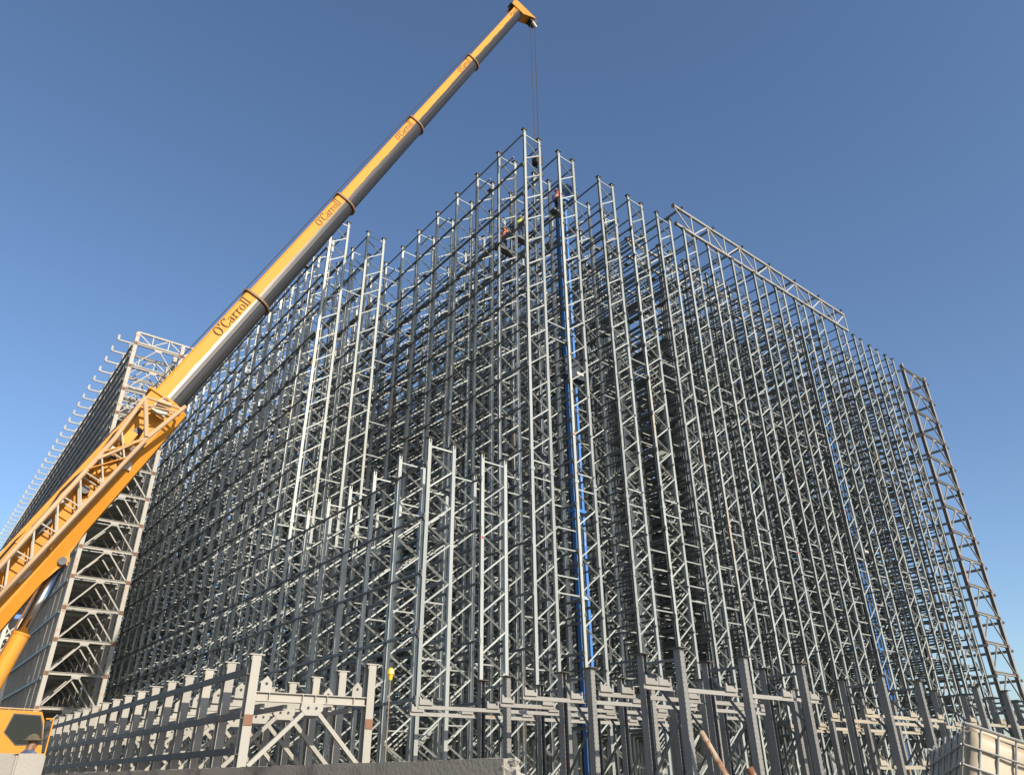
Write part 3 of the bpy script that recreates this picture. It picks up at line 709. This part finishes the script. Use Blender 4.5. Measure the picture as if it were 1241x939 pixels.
world('roof_rail', rail, JIBPAINT, cb)
hr = MB(); hr.tube((-16.44,-1.42,.35+cz), (-16.44,-1.42,1.35+cz), .018, 6); hr.tube((-16.44,-1.42,1.35+cz), (-16.6,-1.40,1.35+cz), .018, 6); hr.tube((-16.44,-1.42,.35+cz), (-16.52,-1.40,.35+cz), .018, 6)
world('grab_rail', hr, YELLOW, cb)
world('wiper', MB().tube((-16.9,-1.435,.83+cz), (-16.8,-1.435,1.3+cz), .012, 6), DARK, cb)
world('seat', MB().box((-17.7,-.9,.5+cz), (.5,.5,.9)), DARK, cb)

# hook block hanging in the aisle beside the corner row
hx, hy = tipr.x+.04, tipr.y
hb = thing('hook_block', 'dark crane hook block hanging on two ropes by the corner rack tops', 'crane hook', (hx, hy, hookz))
hm = MB()
for s in (-.2, .2): hm.box((0,s,.25), (.5,.04,.75))
link('housing', hm.mesh('housing', DARK), hb)
link('sheave', MB().tube((0,-.16,.35), (0,.16,.35), .24, 16).mesh('sheave', RUSTY), hb)
hk = MB(); pts = [(0,-.1),(0,-.3),(.1,-.42),(.08,-.58),(-.06,-.64),(-.18,-.56),(-.2,-.45)]
for i in range(6): hk.tube((pts[i][0],0,pts[i][1]), (pts[i+1][0],0,pts[i+1][1]), .05-.004*i, 8)
link('hook', hk.mesh('hook', DARK), hb)

# ---------------------------------------------------------------- concrete wall, blocks, tank, pipe
rnd = random.Random(5)
wa, wb = Vector((-14.1,11.57,0)), Vector((-11.05,-12.25,0)); d = (wb-wa); Lw = d.length; d.normalize(); nrm = Vector((-d.y,d.x,0)); wh = 2.0
cw = MB(); NW = 90; topz = []
for i in range(NW+1):
    p = wa+d*(Lw*i/NW); e = rnd.uniform(-.018,.006); topz.append(wh+e)
    for (o, z) in ((-.16,0),(-.16,wh+e),(.16,wh+e+rnd.uniform(-.01,.01)),(.16,0)): cw.v.append(tuple(p+nrm*o+Vector((0,0,z))))
for i in range(NW):
    for k in range(3): cw.f.append((i*4+k, i*4+k+1, i*4+4+k+1, i*4+4+k))
cw.f += [(0,1,2,3), (NW*4+3,NW*4+2,NW*4+1,NW*4)]
wall = thing('concrete_wall', 'long dark weathered concrete wall with a broken end before the cream stub columns', 'wall', tuple(wa), me=None)
world('wall_panel', cw, CONC, wall)
def chunk(r, seed):
    q = random.Random(seed); bm = bmesh.new()
    for k in range(26):
        v = Vector((q.gauss(0,1), q.gauss(0,1), q.gauss(0,1))).normalized(); bm.verts.new((v.x*r[0]*q.uniform(.75,1.1), v.y*r[1]*q.uniform(.75,1.1), v.z*r[2]*q.uniform(.75,1.1)))
    bmesh.ops.convex_hull(bm, input=bm.verts[:]); bmesh.ops.delete(bm, geom=[v for v in bm.verts if not v.link_faces], context='VERTS')
    bmesh.ops.subdivide_edges(bm, edges=bm.edges[:], cuts=2)
    for v in bm.verts: v.co += Vector((q.uniform(-1,1), q.uniform(-1,1), q.uniform(-1,1)))*.016
    me = bpy.data.meshes.new('broken_piece'); bm.to_mesh(me); bm.free(); me.materials.append(CONCL); return me
for k, (u, z, r) in enumerate(((.02,1.80,(.17,.20,.21)), (.16,1.62,(.16,.22,.24)), (.30,1.40,(.15,.24,.26)), (.38,1.12,(.15,.26,.3)), (.10,1.93,(.10,.12,.08)), (.45,.75,(.16,.3,.4)), (.5,.35,(.2,.35,.4)))):
    o = link('broken_piece', chunk(r, 40+k), wall, tuple(wb-wa+d*u+Vector((0,0,z)))); o.rotation_euler.z = math.atan2(d.y, d.x)+math.pi/2
rb = MB()
for k in range(5):
    p = wb+d*(.15+.06*k)+Vector((rnd.uniform(-.1,.1),0,wh-.25-rnd.random()*.25)); q = p+d*rnd.uniform(.3,.7)+Vector((rnd.uniform(-.1,.2),rnd.uniform(-.1,.1),rnd.uniform(-.1,.12))); rb = MB().tube(p, q, .014, 6)
    world('rebar', rb, RUSTY, wall)
def cblock(label, x0, x1, y0, z0, z1):
    bm = bmesh.new(); bmesh.ops.create_cube(bm, size=1)
    for v in bm.verts: v.co = Vector((v.co.x*(x1-x0), v.co.y*.9, v.co.z*(z1-z0)))
    bmesh.ops.bevel(bm, geom=bm.edges[:], offset=.035, segments=2, affect='EDGES')
    me = bpy.data.meshes.new('concrete_block'); bm.to_mesh(me); bm.free(); me.materials.append(CONCL)
    o = thing('concrete_block', label, 'concrete block', ((x0+x1)/2, y0+.45, (z0+z1)/2), 'concrete blocks stacked before the crane cab', me)
    return o
ft = .485+EYE
hh = ft/3
for lev in range(3):
    nm = ['bottom','middle','top'][lev]
    cblock(f'pale concrete block at the wall end of the stack by the crane cab, {nm} course', -17.59, -17.14+.03, -6, lev*hh, (lev+1)*hh-.004)
    cblock(f'pale concrete block away from the wall in the stack by the crane cab, {nm} course', -18.55, -17.595, -6, lev*hh, (lev+1)*hh-.004)

# plastic tank in a wire cage on a rubble mound
mnd = bmesh.new(); bmesh.ops.create_icosphere(mnd, subdivisions=5, radius=1)
def Rm(a, b, c): return (Matrix.Rotation(a,3,'Z')@Matrix.Rotation(b,3,'Y')@Matrix.Rotation(c,3,'X'))
RI = Rm(math.radians(-49.6), math.radians(21.0), math.radians(-11.25))
dd = FWD + RGT*((1168-620.5)/884.6) - UPV*((876-469.5)/884.6)
OC = CAM + dd*7.95
cen = OC + RI@Vector((.5,.6,-.5))
for v in mnd.verts:
    q = 1+rnd.uniform(-.05,.05); v.co = Vector((v.co.x*2.1*q, v.co.y*2.1*q, max(-.02, v.co.z*(cen.z-.78)*q)))
mme = bpy.data.meshes.new('rubble_mound'); mnd.to_mesh(mme); mnd.free(); mme.materials.append(GROUND)
thing('rubble_mound', 'low heap of dusty rubble propping up the caged plastic tank', 'rubble', (cen.x, cen.y, 0), None, mme)
ibc = thing('tank_container', 'tilted yellowed plastic tank in a galvanised wire cage', 'plastic tank', tuple(OC))
ibc.rotation_euler = RI.to_euler()
tb = bmesh.new(); bmesh.ops.create_cube(tb, size=1)
for v in tb.verts: v.co = Vector((.5+v.co.x*.965, .6+v.co.y*1.165, -.475+v.co.z*1.0))
bmesh.ops.bevel(tb, geom=tb.edges[:], offset=.065, segments=4, affect='EDGES')
bmesh.ops.subdivide_edges(tb, edges=[e for e in tb.edges if e.calc_length() > .4], cuts=9, use_grid_fill=True)
for v in tb.verts:
    f = math.sin((v.co.z)*math.pi*2/.225)*.008; c0 = Vector((.5,.6,v.co.z)); dv = (v.co-c0); 
    if dv.length > .2: v.co += dv.normalized()*(f+.012*math.sin(v.co.x*9+v.co.y*7))
tme = bpy.data.meshes.new('tank'); tb.to_mesh(tme); tb.free(); tme.materials.append(TANK)
for p in tme.polygons: p.use_smooth = True
link('tank', tme, ibc)
for k in range(7):
    for (p, q) in (((k/6,0,0),(k/6,0,-1)), ((k/6,1.2,0),(k/6,1.2,-1)), ((0,1.2*k/6,0),(0,1.2*k/6,-1)), ((1,1.2*k/6,0),(1,1.2*k/6,-1))):
        if k in (0, 6) and (p[0] in (0, 1) and p[1] in (0, 1.2)) and q[1] == p[1] and p[1] in (0, 1.2) and False: continue
        link('cage_bar', MB().tube(p, q, .0115, 8).mesh('cage_bar', CAGE), ibc)
for k in range(6):
    z = -[0,.225,.43,.64,.84,1.0][k]
    r = .019 if k in (0,5) else .0115
    o_ = .012
    for (p, q) in (((0,-o_,z),(1,-o_,z)), ((0,1.2+o_,z),(1,1.2+o_,z)), ((-o_,0,z),(-o_,1.2,z)), ((1+o_,0,z),(1+o_,1.2,z))):
        if k == 0 and p[0] == -o_: continue
        link('cage_bar', MB().tube(p, q, r, 8).mesh('cage_bar', CAGE), ibc)
plt = MB()
for x in (.08,.5,.92): plt.box((x,.6,-1.09), (.12,1.2,.14))
plt.box((.5,.6,-1.012), (1,1.2,.02)); link('pallet_base', plt.mesh('pallet_base', DARK), ibc)
link('lid', MB().tube((.5,.6,-.09), (.5,.6,-.02), .11, 18).mesh('lid', REDM), ibc)

# rusty pipes leaning on the front station
pt = px(851, 889, Y=-10.75); pf_ = Vector((pt.x+.75, pt.y-1.0, .02))
pm = MB().tube((0,0,0), tuple(pt-pf_+(pt-pf_)*.02), .075, 12).mesh('rusty_pipe', RUSTY)
thing('rusty_pipe', 'long rusty steel pipe leaning against the front row of low posts', 'pipe', tuple(pf_), None, pm)
pt = px(908, 930, Y=-10.75); pf_ = Vector((pt.x+.3, pt.y-.6, .02))
thing('rusty_pipe', 'short rusty steel pipe end sticking up by the front row of low posts', 'pipe', tuple(pf_), None, MB().tube((0,0,0), tuple(pt-pf_), .10, 12).mesh('rusty_pipe', RUSTY))
# yellow lamp on a pole by the cream stub frame
lp = px(473, 824, Y=-1.3)
lamp = thing('warning_lamp', 'small yellow lamp on a thin pole beside the cream stub columns', 'lamp', (lp.x, lp.y, .12))
link('pole', MB().tube((0,0,0), (0,0,lp.z-.12), .018, 8).mesh('pole', WOOD), lamp)
lm_ = MB(); lm_.tube((0,0,lp.z-.12), (0,0,lp.z+.06), .05, 12, .09); lm_.tube((0,0,lp.z+.06), (0,0,lp.z+.2), .12, 12, .10); lm_.tube((0,0,lp.z+.2), (0,0,lp.z+.26), .10, 12, .04)
link('lamp_head', lm_.mesh('lamp_head', HELMY), lamp)
# white lattice mast behind the crane
wmx = px(14, 760, Y=14)
wm = thing('lattice_mast', 'slim white lattice mast with a blue cap standing behind the crane ram', 'mast', (wmx.x, 14, 0))
ztp = px(22, 750, Y=14).z
for i, j in ((-1,-1),(1,-1),(1,1),(-1,1)): link('leg', MB().bar((i*.42,j*.42,0), (i*.22,j*.22,ztp), .12, .12, (0,1,0)).mesh('leg', WHITEP), wm)
nz_ = 12
for k in range(nz_):
    f = 1-k/nz_; r = .22+.2*f; z = .3+k*(ztp-.5)/nz_; z2 = z+(ztp-.5)/nz_
    for (a, b) in (((-r,-r),(r,-r)), ((r,-r),(r,r)), ((r,r),(-r,r)), ((-r,r),(-r,-r))):
        link('rung', MB().bar((a[0],a[1],z), (b[0],b[1],z), .07, .07).mesh('rung', WHITEP), wm)
        link('diagonal', MB().bar((a[0],a[1],z), (b[0]*.96,b[1]*.96,z2), .05, .05).mesh('diagonal', WHITEP), wm)
link('cap', MB().box((.1,0,ztp+.08), (.22,.22,.18)).mesh('cap', BLUE), wm)

# ---------------------------------------------------------------- people
def person(label, loc, rotz, arms, mats, helmet, crouch=0.):
    """arms: for each side the elbow and wrist offsets from the shoulder; mats: skin, top, trousers, boots"""
    root = thing('person', label, 'person', loc, rotz=rotz)
    V = []; Ed = []; Rr = []
    def add(p, r, to=None):
        V.append(p); Rr.append(r); k = len(V)-1
        if to is not None: Ed.append((to, k))
        return k
    dz = -crouch
    pel = add((0,0,.98+dz), (.155,.115)); wst = add((0,.01,1.15+dz), (.14,.105), pel); ch = add((0,.01,1.36+dz), (.17,.12), wst)
    nk = add((0,.02,1.50+dz), (.062,.062), ch); hd1 = add((0,.045,1.60+dz), (.078,.092), nk); hd2 = add((0,.04,1.71+dz), (.072,.088), hd1)
    add((0,.155,1.60+dz), (.014,.016), hd1)
    for s in (-1, 1):
        add((s*.092,.03,1.615+dz), (.012,.022), hd1)
        hp_ = add((s*.095,0,.90+dz), (.095,.10), pel); kn = add((s*.11,.05+crouch*.7,.50+dz*.5), (.064,.068), hp_); an = add((s*.11,-.01,.10), (.045,.05), kn)
        add((s*.115,.15,.05), (.045,.04), an)
        sh = add((s*.20,.0,1.43+dz), (.07,.07), ch)
        e, w_ = arms[0 if s < 0 else 1]
        spos = Vector((s*.22,0,1.41+dz))
        ep = spos+Vector(e); wp_ = ep+Vector(w_)
        el = add(tuple(ep), (.047,.047), sh); wr = add(tuple(wp_), (.032,.03), el)
        dr = Vector(w_).normalized(); sd_ = dr.cross(Vector((0,0,1)))
        if sd_.length < .1: sd_ = Vector((0,1,0))
        sd_.normalize(); nn = sd_.cross(dr)
        pm_ = add(tuple(wp_+dr*.06), (.038,.02), wr)
        for k, (o, L) in enumerate(((-.03,.075),(-.01,.085),(.01,.08),(.03,.065))):
            k1 = add(tuple(wp_+dr*(.095)+sd_*o), (.010,.010), pm_); k2 = add(tuple(wp_+dr*(.095+L*.5)+sd_*o+nn*.008), (.009,.009), k1); add(tuple(wp_+dr*(.095+L*.85)+sd_*o+nn*.03), (.008,.008), k2)
        t1 = add(tuple(wp_+dr*.05+sd_*-.05), (.011,.011), wr); add(tuple(wp_+dr*.09+sd_*-.065), (.009,.009), t1)
    me = bpy.data.meshes.new('body'); me.from_pydata(V, Ed, []); me.update()
    tmp = bpy.data.objects.new('tmp', me); COL.objects.link(tmp)
    sk = tmp.modifiers.new('s', 'SKIN'); sk.use_smooth_shade = True
    for i, sv in enumerate(me.skin_vertices[0].data): sv.radius = Rr[i]; sv.use_root = (i == 0)
    tmp.modifiers.new('u', 'SUBSURF').levels = 1
    dg = bpy.context.evaluated_depsgraph_get(); body = bpy.data.meshes.new_from_object(tmp.evaluated_get(dg))
    bpy.data.objects.remove(tmp); body.name = 'body'; body.materials.clear()
    for m_ in mats: body.materials.append(m_)
    for p in body.polygons:
        c = p.center; z = c.z-dz
        if c.z < .11: p.material_index = 3
        elif z < 1.02 and abs(c.x) < .26 and c.z < .99+dz+.04: p.material_index = 2
        elif z > 1.51 and abs(c.x) < .13: p.material_index = 0
        else:
            near_hand = False
            for s in (0, 1):
                e, w_ = arms[s]; wp_ = Vector(((-1 if s == 0 else 1)*.22,0,1.41+dz))+Vector(e)+Vector(w_)
                if (c-wp_).length < .06 or (c-wp_-Vector(w_).normalized()*.1).length < .10: near_hand = True
            p.material_index = 0 if near_hand else 1
        p.use_smooth = True
    link('body', body, root)
    for s in (-1, 1): link('eye', MB().tube((s*.032,.125,1.628+dz), (s*.032,.137,1.628+dz), .011, 8).mesh('eye', EYEM), root)
    link('mouth', MB().box((0,.128,1.555+dz), (.05,.012,.012)).mesh('mouth', REDM), root)
    hb_ = bmesh.new(); bmesh.ops.create_uvsphere(hb_, u_segments=18, v_segments=10, radius=1)
    for v in hb_.verts:
        v.co = Vector((v.co.x*.115, v.co.y*.135+.03, max(v.co.z, 0)*.13+1.67+dz))
        if v.co.z < 1.672+dz: v.co.x *= 1.22 if helmet is not CAMO else 1.75; v.co.y = .03+(v.co.y-.03)*(1.22 if helmet is not CAMO else 1.7)
    hm_ = bpy.data.meshes.new('helmet'); hb_.to_mesh(hm_); hb_.free(); hm_.materials.append(helmet)
    for p in hm_.polygons: p.use_smooth = True
    link('hat' if helmet is CAMO else 'helmet', hm_, root)
    # vest bands
    if mats[1] in (ORANGE, LIME):
        bd = MB()
        for zz in (1.13, 1.27):
            n_ = 14; r1 = [(.178*math.cos(2*math.pi*i/n_), .135*math.sin(2*math.pi*i/n_)+.01) for i in range(n_)]
            k = len(bd.v)
            bd.add([(x, y, zz+dz) for x, y in r1]+[(x, y, zz+.05+dz) for x, y in r1], [(i,(i+1)%n_,n_+(i+1)%n_,n_+i) for i in range(n_)])
        link('reflective_band', bd.mesh('reflective_band', HELMW), root)
    return root
def platform(label, c, w, l):
    o = thing('work_platform', label, 'platform', (c[0], c[1], c[2]), 'work platforms in the rack tops')
    for k in range(4): link('plank', MB().box((0, (k-1.5)*l/4, -.025), (w, l/4-.012, .045)).mesh('plank', RAIL), o)
    for s in (-1, 1): link('bearer', MB().bar((-w/2, s*l*.4, -.09), (w/2, s*l*.4, -.09), .06, .08).mesh('bearer', RAIL), o)
    return o
DOWN = ((-.06,.05,-.28),(0,.12,-.22)); FWDP = ((-.05,.12,-.22),(.03,.24,.08)); UPA = ((-.05,.16,.16),(.02,.1,.24))
mir = lambda t: tuple((-a,b,c) for a, b, c in t)
def stand(x, y, X):          # standing point under the helmet pixel
    q = px(x, y, X=X); return (q.x, q.y, q.z-1.78)
pB = stand(612, 276, 1.96); platform('narrow dark platform under the worker in the orange vest', pB, 1.4, .55)
person('worker in orange vest, dark trousers and yellow helmet high in the corner racks', pB, math.radians(100), (FWDP, mir(DOWN)), (SKIN, ORANGE, NAVYCLOTH, DARK), HELMY)
pC = stand(631, 262, 1.96); platform('narrow dark platform under the worker in the white helmet', pC, 1.4, .5)
person('worker in yellow vest and white helmet among the corner rack tops', pC, math.radians(-60), (FWDP, mir(FWDP)), (SKIN, LIME, NAVYCLOTH, DARK), HELMW)
pA = stand(674, 230, 3.3); platform('narrow dark platform under the worker by the blue mast head', pA, .9, .5)
person('worker in orange vest and red helmet leaning beside the blue mast head', pA, math.radians(-90), (UPA, mir(FWDP)), (SKIN, ORANGE, NAVYCLOTH, DARK), HELMR)
q = px(40, 889, Y=-4.6)
mb_ = MB(); mb_.box((0,0,0), (1.4,1.2,q.z-1.79)); 
step = thing('concrete_plinth', 'low concrete plinth carrying the man in the camouflage hat', 'concrete block', (q.x, -4.6, (q.z-1.79)/2), None, mb_.mesh('concrete_plinth', CONCL))
person('man in camouflage hat and blue shirt with yellow vest beside the crane cab', (q.x, -4.6, q.z-1.79), math.radians(-70), (DOWN, mir(DOWN)), (SKIN, BLUECLOTH, NAVYCLOTH, DARK), CAMO)
